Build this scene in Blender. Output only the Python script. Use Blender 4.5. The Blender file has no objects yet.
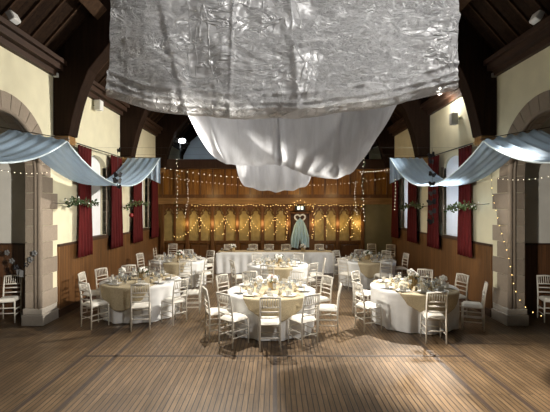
import bpy, math, random
from mathutils import Vector, Matrix, noise as mnoise
random.seed(7)
PI = math.pi
S = bpy.context.scene
COL = S.collection
HW = 4.7            # half width of the hall
YB = 16.0           # timber screen at the end of the hall
ZP = 5.22           # top of the side walls
PITCH = 1.13
DADO = 1.57

# ------------------------------------------------------------------ helpers
class MB:
    def __init__(s): s.v = []; s.f = []
    def add(s, vs, fs):
        n = len(s.v); s.v += [tuple(p) for p in vs]; s.f += [tuple(i + n for i in f) for f in fs]; return s
    def box(s, x0, x1, y0, y1, z0, z1, rz=0.0, c=None):
        vs = [(x, y, z) for z in (z0, z1) for y in (y0, y1) for x in (x0, x1)]
        if rz:
            c = c or ((x0+x1)/2, (y0+y1)/2); ca, sa = math.cos(rz), math.sin(rz)
            vs = [(c[0]+(x-c[0])*ca-(y-c[1])*sa, c[1]+(x-c[0])*sa+(y-c[1])*ca, z) for x, y, z in vs]
        return s.add(vs, [(0,2,3,1),(4,5,7,6),(0,1,5,4),(2,6,7,3),(0,4,6,2),(1,3,7,5)])
    def cbox(s, c, d, m=None):
        x, y, z = (q/2 for q in d)
        vs = [Vector((a*x, b*y, e*z)) for e in (-1,1) for b in (-1,1) for a in (-1,1)]
        if m is not None: vs = [m @ p for p in vs]
        vs = [p + Vector(c) for p in vs]
        return s.add(vs, [(0,2,3,1),(4,5,7,6),(0,1,5,4),(2,6,7,3),(0,4,6,2),(1,3,7,5)])
    def tube(s, pts, r, seg=8, cap=True, closed=False):
        pts = [Vector(p) for p in pts]; n = len(pts); rings = []
        rr = r if isinstance(r, (list, tuple)) else [r]*n
        up = None
        for i, p in enumerate(pts):
            a = pts[(i-1) % n] if (i > 0 or closed) else p
            b = pts[(i+1) % n] if (i < n-1 or closed) else p
            t = (b-a).normalized()
            if up is None:
                up = Vector((0,0,1)) if abs(t.z) < .9 else Vector((1,0,0))
            u = (up - t*up.dot(t)).normalized(); w = t.cross(u); up = u
            rings.append([p + (u*math.cos(2*PI*k/seg) + w*math.sin(2*PI*k/seg))*rr[i] for k in range(seg)])
        fs = []
        for i in range(n if closed else n-1):
            j = (i+1) % n
            for k in range(seg):
                l = (k+1) % seg
                fs.append((i*seg+k, i*seg+l, j*seg+l, j*seg+k))
        if cap and not closed:
            fs.append(tuple(range(seg))[::-1]); fs.append(tuple((n-1)*seg+k for k in range(seg)))
        return s.add([p for q in rings for p in q], fs)
    def lathe(s, prof, seg=16, c=(0,0,0)):
        vs = []; fs = []; n = len(prof)
        for r, z in prof:
            for k in range(seg):
                a = 2*PI*k/seg; vs.append((c[0]+r*math.cos(a), c[1]+r*math.sin(a), c[2]+z))
        for i in range(n-1):
            for k in range(seg):
                l = (k+1) % seg; fs.append((i*seg+k, i*seg+l, (i+1)*seg+l, (i+1)*seg+k))
        return s.add(vs, fs)
    def grid(s, fn, nu, nv, closed=False):
        vs = []; fs = []; cu = nu if closed else nu+1
        for j in range(nv+1):
            for i in range(cu): vs.append(fn(i/nu, j/nv))
        for j in range(nv):
            for i in range(nu):
                a = j*cu+i; b = j*cu+(i+1) % cu
                fs.append((a, b, b+cu, a+cu))
        return s.add(vs, fs)
    def prism(s, poly, axis, a, b):
        def P(p, t):
            return (t, p[0], p[1]) if axis == 'x' else (p[0], t, p[1]) if axis == 'y' else (p[0], p[1], t)
        n = len(poly)
        vs = [P(p, a) for p in poly] + [P(p, b) for p in poly]
        fs = [tuple(range(n))[::-1], tuple(range(n, 2*n))] + [(i, (i+1) % n, n+(i+1) % n, n+i) for i in range(n)]
        return s.add(vs, fs)
    def ball(s, c, r, seg=8, rings=6, sc=(1,1,1)):
        vs = [(c[0], c[1], c[2]-r*sc[2])]; fs = []
        for j in range(1, rings):
            a = -PI/2+PI*j/rings
            for k in range(seg):
                b = 2*PI*k/seg
                vs.append((c[0]+r*sc[0]*math.cos(a)*math.cos(b), c[1]+r*sc[1]*math.cos(a)*math.sin(b), c[2]+r*sc[2]*math.sin(a)))
        vs.append((c[0], c[1], c[2]+r*sc[2])); t = len(vs)-1
        for k in range(seg): fs.append((0, 1+(k+1) % seg, 1+k)); fs.append((t, t-seg+k, t-seg+(k+1) % seg))
        for j in range(rings-2):
            for k in range(seg):
                a = 1+j*seg; l = (k+1) % seg
                fs.append((a+k, a+l, a+seg+l, a+seg+k))
        return s.add(vs, fs)
    def mesh(s, name):
        me = bpy.data.meshes.new(name); me.from_pydata(s.v, [], s.f); me.update(); return me
    def build(s, name, m, parent=None, smooth=False, solid=0, bevel=0, sub=0, fix=True):
        me = s.mesh(name)
        if fix:
            import bmesh
            bm = bmesh.new(); bm.from_mesh(me); bmesh.ops.recalc_face_normals(bm, faces=bm.faces); bm.to_mesh(me); bm.free()
        me.materials.append(m)
        if smooth: me.polygons.foreach_set('use_smooth', [True]*len(me.polygons))
        o = bpy.data.objects.new(name, me); COL.objects.link(o)
        if solid:
            q = o.modifiers.new('thick', 'SOLIDIFY'); q.thickness = solid; q.offset = 0
        if bevel:
            q = o.modifiers.new('edge', 'BEVEL'); q.width = bevel; q.segments = 2; q.limit_method = 'ANGLE'
        if sub:
            q = o.modifiers.new('sub', 'SUBSURF'); q.levels = sub; q.render_levels = sub
        if parent: o.parent = parent
        return o

def tag(o, label=None, cat=None, group=None, kind=None):
    if label: o['label'] = label
    if cat: o['category'] = cat
    if group: o['group'] = group
    if kind: o['kind'] = kind
    return o
def empty(name, loc=(0,0,0), rz=0.0):
    o = bpy.data.objects.new(name, None); o.location = loc; o.rotation_euler = (0,0,rz); o.empty_display_size = .1
    COL.objects.link(o); return o
def dup(root, loc, rz=0.0, label=None, group=None):
    r = root.copy(); COL.objects.link(r); r.location = loc; r.rotation_euler = (0,0,rz)
    if label: r['label'] = label
    if group: r['group'] = group
    for ch in list(root.children):
        c = ch.copy(); COL.objects.link(c); c.parent = r
        for g in list(ch.children):
            d = g.copy(); COL.objects.link(d); d.parent = c
    return r
def interp(pts, x):
    if x <= pts[0][0]: return pts[0][1]
    for (a, b), (c, d) in zip(pts, pts[1:]):
        if x <= c:
            t = (x-a)/(c-a); return b+(d-b)*t
    return pts[-1][1]

# ------------------------------------------------------------------ materials
def nmat(name):
    m = bpy.data.materials.new(name); m.use_nodes = True
    nt = m.node_tree; b = nt.nodes['Principled BSDF']; return m, nt, b
def N(nt, t, **kw):
    n = nt.nodes.new(t)
    for k, v in kw.items():
        if k in n.inputs: n.inputs[k].default_value = v
        else: setattr(n, k, v)
    return n
def ramp(nt, stops):
    r = nt.nodes.new('ShaderNodeValToRGB'); e = r.color_ramp.elements
    while len(e) < len(stops): e.new(.5)
    for q, (p, c) in zip(e, stops): q.position = p; q.color = (*c, 1)
    return r
def simple(name, col, rough=.6, var=.12, scale=8, bump=0, metal=0, spec=.5, sheen=0, stretch=(1,1,1)):
    m, nt, b = nmat(name)
    tc = N(nt, 'ShaderNodeTexCoord'); mp = N(nt, 'ShaderNodeMapping'); mp.inputs['Scale'].default_value = stretch
    nz = N(nt, 'ShaderNodeTexNoise', Scale=scale, Detail=4.0)
    nt.links.new(tc.outputs['Object'], mp.inputs['Vector']); nt.links.new(mp.outputs[0], nz.inputs['Vector'])
    lo = tuple(c*(1-var) for c in col); hi = tuple(min(1, c*(1+var)) for c in col)
    r = ramp(nt, [(.3, lo), (.7, hi)]); nt.links.new(nz.outputs['Fac'], r.inputs[0]); nt.links.new(r.outputs[0], b.inputs['Base Color'])
    b.inputs['Roughness'].default_value = rough; b.inputs['Metallic'].default_value = metal
    b.inputs['Specular IOR Level'].default_value = spec
    if sheen: b.inputs['Sheen Weight'].default_value = sheen
    if bump:
        bp = N(nt, 'ShaderNodeBump', Strength=bump, Distance=.02); nt.links.new(nz.outputs['Fac'], bp.inputs['Height']); nt.links.new(bp.outputs[0], b.inputs['Normal'])
    return m
def wood(name, c1, c2, rough=.45, axis='z', board=.12, gap=.05, gapaxis=None, spec=.4):
    """grain along AXIS; dark board joints repeat along gapaxis every BOARD metres"""
    m, nt, b = nmat(name)
    tc = N(nt, 'ShaderNodeTexCoord'); mp = N(nt, 'ShaderNodeMapping')
    sc = {'x': (.6,9,9), 'y': (9,.6,9), 'z': (9,9,.6)}[axis]; mp.inputs['Scale'].default_value = sc
    nt.links.new(tc.outputs['Object'], mp.inputs['Vector'])
    nz = N(nt, 'ShaderNodeTexNoise', Scale=2.0, Detail=6.0, Roughness=.6); nt.links.new(mp.outputs[0], nz.inputs['Vector'])
    r = ramp(nt, [(.3, c1), (.72, c2)]); nt.links.new(nz.outputs['Fac'], r.inputs[0])
    out = r.outputs[0]
    b.inputs['Roughness'].default_value = rough; b.inputs['Specular IOR Level'].default_value = spec if rough < .7 else .12
    if gapaxis:
        sp = N(nt, 'ShaderNodeSeparateXYZ'); nt.links.new(tc.outputs['Object'], sp.inputs[0])
        d = N(nt, 'ShaderNodeMath', operation='DIVIDE'); d.inputs[1].default_value = board; nt.links.new(sp.outputs[gapaxis.upper()], d.inputs[0])
        fr = N(nt, 'ShaderNodeMath', operation='FRACT'); nt.links.new(d.outputs[0], fr.inputs[0])
        fl = N(nt, 'ShaderNodeMath', operation='FLOOR'); nt.links.new(d.outputs[0], fl.inputs[0])
        wn = N(nt, 'ShaderNodeTexWhiteNoise', noise_dimensions='1D'); nt.links.new(fl.outputs[0], wn.inputs['W'])
        mr = N(nt, 'ShaderNodeMapRange'); mr.inputs['To Min'].default_value = .75; mr.inputs['To Max'].default_value = 1.2; nt.links.new(wn.outputs['Value'], mr.inputs['Value'])
        gt = N(nt, 'ShaderNodeMath', operation='GREATER_THAN'); gt.inputs[1].default_value = gap; nt.links.new(fr.outputs[0], gt.inputs[0])
        g2 = N(nt, 'ShaderNodeMapRange'); g2.inputs['To Min'].default_value = .35; nt.links.new(gt.outputs[0], g2.inputs['Value'])
        mu = N(nt, 'ShaderNodeMath', operation='MULTIPLY'); nt.links.new(mr.outputs[0], mu.inputs[0]); nt.links.new(g2.outputs[0], mu.inputs[1])
        vm = N(nt, 'ShaderNodeVectorMath', operation='SCALE'); nt.links.new(out, vm.inputs[0]); nt.links.new(mu.outputs[0], vm.inputs['Scale'])
        out = vm.outputs[0]
        bp = N(nt, 'ShaderNodeBump', Strength=.5, Distance=.01); nt.links.new(gt.outputs[0], bp.inputs['Height']); nt.links.new(bp.outputs[0], b.inputs['Normal'])
    nt.links.new(out, b.inputs['Base Color'])
    return m
def floor_mat():
    m, nt, b = nmat('floor_boards')
    tc = N(nt, 'ShaderNodeTexCoord'); sp = N(nt, 'ShaderNodeSeparateXYZ'); cb = N(nt, 'ShaderNodeCombineXYZ')
    nt.links.new(tc.outputs['Object'], sp.inputs[0]); nt.links.new(sp.outputs['Y'], cb.inputs['X']); nt.links.new(sp.outputs['X'], cb.inputs['Y'])
    br = N(nt, 'ShaderNodeTexBrick', Scale=1.0); br.offset = .37
    br.inputs['Brick Width'].default_value = 1.7; br.inputs['Row Height'].default_value = .066; br.inputs['Mortar Size'].default_value = .007; br.inputs['Mortar Smooth'].default_value = .2
    br.inputs['Bias'].default_value = -.1
    br.inputs['Color1'].default_value = (.125,.080,.042,1); br.inputs['Color2'].default_value = (.20,.132,.072,1); br.inputs['Mortar'].default_value = (.018,.011,.007,1)
    nt.links.new(cb.outputs[0], br.inputs['Vector'])
    n1 = N(nt, 'ShaderNodeTexNoise', Scale=1.1, Detail=5.0, Roughness=.65); nt.links.new(tc.outputs['Object'], n1.inputs['Vector'])
    mp = N(nt, 'ShaderNodeMapping'); mp.inputs['Scale'].default_value = (26, 1.4, 1); nt.links.new(tc.outputs['Object'], mp.inputs['Vector'])
    n2 = N(nt, 'ShaderNodeTexNoise', Scale=1.6, Detail=6.0, Roughness=.7); nt.links.new(mp.outputs[0], n2.inputs['Vector'])
    r1 = ramp(nt, [(.32, (.72,.70,.68)), (.7, (1.15,1.12,1.08))]); nt.links.new(n1.outputs['Fac'], r1.inputs[0])
    r2 = ramp(nt, [(.3, (.5,.5,.5)), (.7, (1.3,1.3,1.3))]); nt.links.new(n2.outputs['Fac'], r2.inputs[0])
    a = N(nt, 'ShaderNodeMix', data_type='RGBA', blend_type='MULTIPLY'); a.inputs['Factor'].default_value = 1
    nt.links.new(br.outputs['Color'], a.inputs['A']); nt.links.new(r1.outputs[0], a.inputs['B'])
    c = N(nt, 'ShaderNodeMix', data_type='RGBA', blend_type='MULTIPLY'); c.inputs['Factor'].default_value = 1
    nt.links.new(a.outputs['Result'], c.inputs['A']); nt.links.new(r2.outputs[0], c.inputs['B'])
    nt.links.new(c.outputs['Result'], b.inputs['Base Color'])
    mr = N(nt, 'ShaderNodeMapRange'); mr.inputs['To Min'].default_value = .30; mr.inputs['To Max'].default_value = .55; nt.links.new(n1.outputs['Fac'], mr.inputs['Value']); nt.links.new(mr.outputs[0], b.inputs['Roughness'])
    bp = N(nt, 'ShaderNodeBump', Strength=.25, Distance=.004); nt.links.new(br.outputs['Fac'], bp.inputs['Height']); bp.invert = True; nt.links.new(bp.outputs[0], b.inputs['Normal'])
    return m
def stone_mat(name, c1, c2):
    m, nt, b = nmat(name)
    g = N(nt, 'ShaderNodeNewGeometry'); tc = N(nt, 'ShaderNodeTexCoord')
    n1 = N(nt, 'ShaderNodeTexNoise', Scale=14.0, Detail=6.0, Roughness=.7); nt.links.new(tc.outputs['Object'], n1.inputs['Vector'])
    mx = N(nt, 'ShaderNodeMath', operation='MULTIPLY_ADD'); mx.inputs[1].default_value = .55; nt.links.new(g.outputs['Random Per Island'], mx.inputs[0])
    m2 = N(nt, 'ShaderNodeMath', operation='MULTIPLY'); m2.inputs[1].default_value = .45; nt.links.new(n1.outputs['Fac'], m2.inputs[0]); nt.links.new(m2.outputs[0], mx.inputs[2])
    r = ramp(nt, [(.1, c1), (.85, c2)]); nt.links.new(mx.outputs[0], r.inputs[0]); nt.links.new(r.outputs[0], b.inputs['Base Color'])
    b.inputs['Roughness'].default_value = .9
    bp = N(nt, 'ShaderNodeBump', Strength=.5, Distance=.02); nt.links.new(n1.outputs['Fac'], bp.inputs['Height']); nt.links.new(bp.outputs[0], b.inputs['Normal'])
    return m
def sheer(name, col, clear=.2, clearvar=.15, trans=.4, gloss=.12, scale=6.0, stretch=(1,1,1), bump=.5, colvar=.15, rough=.4):
    m = bpy.data.materials.new(name); m.use_nodes = True; nt = m.node_tree
    nt.nodes.remove(nt.nodes['Principled BSDF']); out = nt.nodes['Material Output']
    tc = N(nt, 'ShaderNodeTexCoord'); mp = N(nt, 'ShaderNodeMapping'); mp.inputs['Scale'].default_value = stretch; nt.links.new(tc.outputs['Object'], mp.inputs['Vector'])
    nz = N(nt, 'ShaderNodeTexNoise', Scale=scale, Detail=7.0, Roughness=.65); nz.inputs['Distortion'].default_value = 1.2; nt.links.new(mp.outputs[0], nz.inputs['Vector'])
    r = ramp(nt, [(.3, tuple(c*(1-colvar) for c in col)), (.7, tuple(min(1, c*(1+colvar)) for c in col))]); nt.links.new(nz.outputs['Fac'], r.inputs[0])
    bp = N(nt, 'ShaderNodeBump', Strength=bump, Distance=.05); nt.links.new(nz.outputs['Fac'], bp.inputs['Height'])
    df = N(nt, 'ShaderNodeBsdfDiffuse'); tr = N(nt, 'ShaderNodeBsdfTranslucent'); gl = N(nt, 'ShaderNodeBsdfGlossy', Roughness=rough); tp = N(nt, 'ShaderNodeBsdfTransparent')
    for s in (df, tr): nt.links.new(r.outputs[0], s.inputs['Color']); nt.links.new(bp.outputs[0], s.inputs['Normal'])
    nt.links.new(bp.outputs[0], gl.inputs['Normal'])
    a = N(nt, 'ShaderNodeMixShader'); a.inputs[0].default_value = trans; nt.links.new(df.outputs[0], a.inputs[1]); nt.links.new(tr.outputs[0], a.inputs[2])
    c = N(nt, 'ShaderNodeMixShader'); c.inputs[0].default_value = gloss; nt.links.new(a.outputs[0], c.inputs[1]); nt.links.new(gl.outputs[0], c.inputs[2])
    mr = N(nt, 'ShaderNodeMapRange'); mr.inputs['From Min'].default_value = .3; mr.inputs['From Max'].default_value = .7
    mr.inputs['To Min'].default_value = clear+clearvar; mr.inputs['To Max'].default_value = max(0, clear-clearvar); nt.links.new(nz.outputs['Fac'], mr.inputs['Value'])
    d = N(nt, 'ShaderNodeMixShader'); nt.links.new(mr.outputs[0], d.inputs[0]); nt.links.new(c.outputs[0], d.inputs[1]); nt.links.new(tp.outputs[0], d.inputs[2])
    nt.links.new(d.outputs[0], out.inputs['Surface'])
    return m
def organza_mat(name, col):
    # sheer cloth: flat areas are half clear, crushed creases gather more thread and are dense
    m = bpy.data.materials.new(name); m.use_nodes = True; nt = m.node_tree
    nt.nodes.remove(nt.nodes['Principled BSDF']); out = nt.nodes['Material Output']; L = nt.links.new
    tc = N(nt, 'ShaderNodeTexCoord')
    def noise(stretch, scale, detail, dist, rot=0):
        mp = N(nt, 'ShaderNodeMapping'); mp.inputs['Scale'].default_value = stretch; mp.inputs['Rotation'].default_value = (0, rot, 0); L(tc.outputs['Object'], mp.inputs['Vector'])
        n = N(nt, 'ShaderNodeTexNoise', Scale=scale, Detail=detail, Roughness=.6); n.inputs['Distortion'].default_value = dist; L(mp.outputs[0], n.inputs['Vector']); return n.outputs['Fac']
    def math_(op, a, b=None, c=None):
        q = N(nt, 'ShaderNodeMath', operation=op)
        for i, v in enumerate((a, b, c)):
            if v is None: continue
            if isinstance(v, (int, float)): q.inputs[i].default_value = v
            else: L(v, q.inputs[i])
        return q.outputs[0]
    def rng(v, a, b, c, d):
        q = N(nt, 'ShaderNodeMapRange', interpolation_type='SMOOTHSTEP')
        for k, x in zip(('From Min','From Max','To Min','To Max'), (a, b, c, d)): q.inputs[k].default_value = x
        L(v, q.inputs['Value']); return q.outputs[0]
    def ridge(n, w): return rng(math_('ABSOLUTE', math_('SUBTRACT', n, .5)), 0, w, 1, 0)
    n1 = noise((1,1,3.2), 1.9, 4, 1.2, -.12); n2 = noise((1,1,2.6), 5.5, 5, 1.6, .1); n3 = noise((1,1,2), 17, 4, .8); n4 = noise((2.2,1,.5), 1.6, 3, .5)
    mask = rng(noise((1,1,1.4), 1.25, 3, .4), .42, .60, 0, 1)
    cr = math_('MAXIMUM', math_('MULTIPLY', ridge(n1, .04), .9), math_('MULTIPLY', ridge(n2, .07), mask))
    cr = math_('MAXIMUM', cr, math_('MULTIPLY', ridge(n3, .12), math_('MULTIPLY', mask, .7)))
    cr = math_('MAXIMUM', cr, math_('MULTIPLY', ridge(n4, .02), .6))
    clear = rng(cr, 0, 1, .40, .03)
    h = math_('ADD', math_('MULTIPLY', n1, .8), math_('MULTIPLY', cr, .35)); h = math_('ADD', h, math_('MULTIPLY', math_('MULTIPLY', n2, mask), .6)); h = math_('ADD', h, math_('MULTIPLY', math_('MULTIPLY', n3, mask), .25))
    bp = N(nt, 'ShaderNodeBump', Strength=1.0, Distance=.075); L(h, bp.inputs['Height'])
    df = N(nt, 'ShaderNodeBsdfDiffuse'); tr = N(nt, 'ShaderNodeBsdfTranslucent'); gl = N(nt, 'ShaderNodeBsdfGlossy', Roughness=.42); tp = N(nt, 'ShaderNodeBsdfTransparent')
    for q in (df, tr): q.inputs['Color'].default_value = (*col, 1); L(bp.outputs[0], q.inputs['Normal'])
    gl.inputs['Color'].default_value = (.95,.95,.95,1); L(bp.outputs[0], gl.inputs['Normal'])
    def mix(f, x, y):
        q = N(nt, 'ShaderNodeMixShader'); L(x.outputs[0], q.inputs[1]); L(y.outputs[0], q.inputs[2])
        if isinstance(f, float): q.inputs[0].default_value = f
        else: L(f, q.inputs[0])
        return q
    L(mix(clear, mix(.30, mix(.4, df, tr), gl), tp).outputs[0], out.inputs['Surface'])
    return m
def emit(name, col, st, sampling='NONE'):
    m, nt, b = nmat(name)
    b.inputs['Base Color'].default_value = (*col, 1); b.inputs['Emission Color'].default_value = (*col, 1); b.inputs['Emission Strength'].default_value = st
    m.cycles.emission_sampling = sampling
    return m
def glassy(name):
    m, nt, b = nmat(name); nt.nodes.remove(b); out = nt.nodes['Material Output']
    gl = N(nt, 'ShaderNodeBsdfGlossy', Roughness=.08); tp = N(nt, 'ShaderNodeBsdfTransparent'); tp.inputs[0].default_value = (.93,.95,.95,1)
    df = N(nt, 'ShaderNodeBsdfDiffuse'); df.inputs[0].default_value = (.8,.8,.8,1)
    fr = N(nt, 'ShaderNodeLayerWeight', Blend=.35)
    a = N(nt, 'ShaderNodeMixShader'); nt.links.new(fr.outputs['Facing'], a.inputs[0]); nt.links.new(tp.outputs[0], a.inputs[1]); nt.links.new(gl.outputs[0], a.inputs[2])
    c = N(nt, 'ShaderNodeMixShader'); c.inputs[0].default_value = .12; nt.links.new(a.outputs[0], c.inputs[1]); nt.links.new(df.outputs[0], c.inputs[2])
    nt.links.new(c.outputs[0], out.inputs['Surface']); return m

M = dict(
    floor=floor_mat(),
    cream=simple('cream_plaster', (.68,.635,.455), .85, .05, 3, .05),
    white_wall=simple('pale_plaster', (.66,.64,.58), .85, .05, 3, .05),
    lit_patch=simple('lit_plaster_patch', (.55,.62,.68), .85, .05, 3, .05),  # pale tone stands for the gallery lamp's light on the gable
    dado=wood('dado_wood', (.085,.037,.013), (.18,.085,.030), .42, 'z', .11, .07, 'y'),
    dadox=wood('dado_wood_end', (.07,.03,.014), (.14,.062,.026), .42, 'z', .11, .07, 'x'),
    rail=wood('rail_wood', (.026,.012,.007), (.06,.028,.014), .6, 'y'),
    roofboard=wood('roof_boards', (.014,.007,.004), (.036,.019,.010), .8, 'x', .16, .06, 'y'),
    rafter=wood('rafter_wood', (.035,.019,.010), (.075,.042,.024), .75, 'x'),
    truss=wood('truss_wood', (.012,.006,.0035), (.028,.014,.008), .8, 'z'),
    screen=wood('screen_wood', (.17,.068,.011), (.32,.145,.026), .38, 'z', .25, .04, 'x'),
    oak=wood('oak_frame', (.085,.036,.011), (.17,.075,.024), .38, 'z'),
    oaklight=wood('oak_beam', (.20,.105,.035), (.34,.19,.07), .4, 'x'),
    pane=simple('amber_pane', (.36,.265,.10), .35, .2, 6),
    olive=simple('olive_panel', (.19,.165,.085), .7, .08, 4),
    door=wood('door_wood', (.03,.013,.008), (.06,.028,.016), .4, 'z'),
    stone=stone_mat('sandstone', (.18,.142,.107), (.33,.272,.212)),
    stone_dark=stone_mat('sandstone_plinth', (.28,.25,.21), (.48,.43,.37)),
    blind=simple('roller_blind', (.82,.82,.84), .8, .04, 5),
    blind_thin=sheer('thin_roller_blind', (.84,.85,.88), 0, 0, .5, .0, 5, (1,1,1), .05, .03),
    red=simple('red_velvet', (.075,.006,.006), .85, .3, 5, .1, spec=.2, stretch=(6,6,.5)),
    brass=simple('brass', (.45,.30,.12), .35, .1, 10, metal=1),
    black=simple('black_metal', (.02,.02,.02), .5, .1, 10),
    chair=simple('chair_paint', (.68,.64,.56), .4, .07, 9),
    cushion=simple('cushion_cloth', (.84,.80,.72), .8, .05, 9, .05),
    cloth=simple('white_linen', (.80,.80,.79), .8, .04, 7, .1),
    hess=simple('hessian', (.50,.415,.27), .9, .18, 60, .3),
    hessj=simple('hessian_jar_wrap', (.40,.29,.14), .9, .18, 60, .3),
    porcelain=simple('porcelain', (.86,.86,.84), .18, .02, 5),
    napkin=simple('napkin_cloth', (.62,.58,.50), .8, .06, 12),
    glass=glassy('clear_glass'),
    tabletop=simple('table_board', (.35,.26,.17), .6, .1, 5),
    organza=organza_mat('crinkled_organza', (.76,.76,.77)),
    voile=sheer('white_voile', (.60,.61,.64), .10, .07, .45, .05, 2.2, (3,1,.5), .15, .06),
    blue=sheer('blue_voile', (.41,.565,.75), .06, .03, .45, .06, 3, (5,.4,1), .25, .08),
    blue_hem=simple('blue_hem', (.62,.74,.80), .7, .04, 6),
    bluecloth=sheer('pale_blue_voile', (.66,.88,1.0), .04, .03, .35, .05, 4, (6,1,.6), .3, .08),
    white=simple('white_enamel', (.80,.80,.78), .4, .03, 6),
    grey=simple('grey_enamel', (.30,.29,.27), .5, .05, 6),
    leaf=simple('leaf_green', (.075,.12,.035), .55, .4, 12),
    darkleaf=simple('dark_leaf', (.035,.06,.02), .55, .4, 12),
    stem=simple('stem_brown', (.08,.055,.03), .7, .2, 12),
    petal=simple('white_petal', (.85,.83,.78), .6, .04, 12),
    pink=simple('pink_petal', (.75,.52,.50), .6, .12, 12),
    berry=simple('red_berry', (.28,.02,.02), .4, .1, 12),
    paper=simple('black_paper', (.015,.015,.02), .6, .1, 12),
    card=simple('grey_card', (.15,.15,.15), .6, .15, 12),
    line=simple('court_tape', (.045,.03,.022), .5, .15, 9),
    bulb_warm=emit('warm_bulb', (1,.66,.22), 6.0),
    bulb_white=emit('white_bulb', (1,.86,.62), 3.2),
    lamp=emit('lamp_lens', (1,.94,.80), 30.0),
    lampcool=emit('cool_lamp_lens', (.9,.95,1), 14.0),
    sign=emit('sign_panel', (.85,.95,.85), .7),
    cutlery=simple('cutlery_steel', (.45,.44,.42), .3, .1, 12, metal=.9),
    cable=simple('thin_cable', (.03,.025,.02), .6, .1, 12),
    wire=simple('steel_wire', (.02,.02,.02), .6, .1, 12),
)

# ------------------------------------------------------------------ setting
def struct(o, label, cat): return tag(o, label, cat, kind='structure')
f = MB().box(-8.6, 8.6, -5, YB, -.15, 0)
struct(f.build('floor', M['floor']), 'worn brown narrow-board timber floor of the hall', 'floor')

def wall_with_holes(name, x_in, thick, outer, holes, m):
    cu = bpy.data.curves.new(name, 'CURVE'); cu.dimensions = '2D'; cu.fill_mode = 'BOTH'; cu.extrude = thick/2
    for poly in [outer] + holes:
        sp = cu.splines.new('POLY'); sp.points.add(len(poly)-1); sp.use_cyclic_u = True
        for p, q in zip(sp.points, poly): p.co = (q[0], q[1], 0, 1)
    tmp = bpy.data.objects.new(name+'_tmp', cu); COL.objects.link(tmp)
    dg = bpy.context.evaluated_depsgraph_get(); dg.update()
    me = bpy.data.meshes.new_from_object(tmp.evaluated_get(dg)); bpy.data.objects.remove(tmp)
    sg = 1 if x_in > 0 else -1
    # local (a,b,c) -> world (x_in + sg*(thick/2) + c, a, b)
    for v in me.vertices:
        a, b, c = v.co; v.co = (x_in + sg*thick/2 + c, a, b)
    me.materials.clear(); me.materials.append(m); me.name = name
    o = bpy.data.objects.new(name, me); COL.objects.link(o); return o

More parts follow.
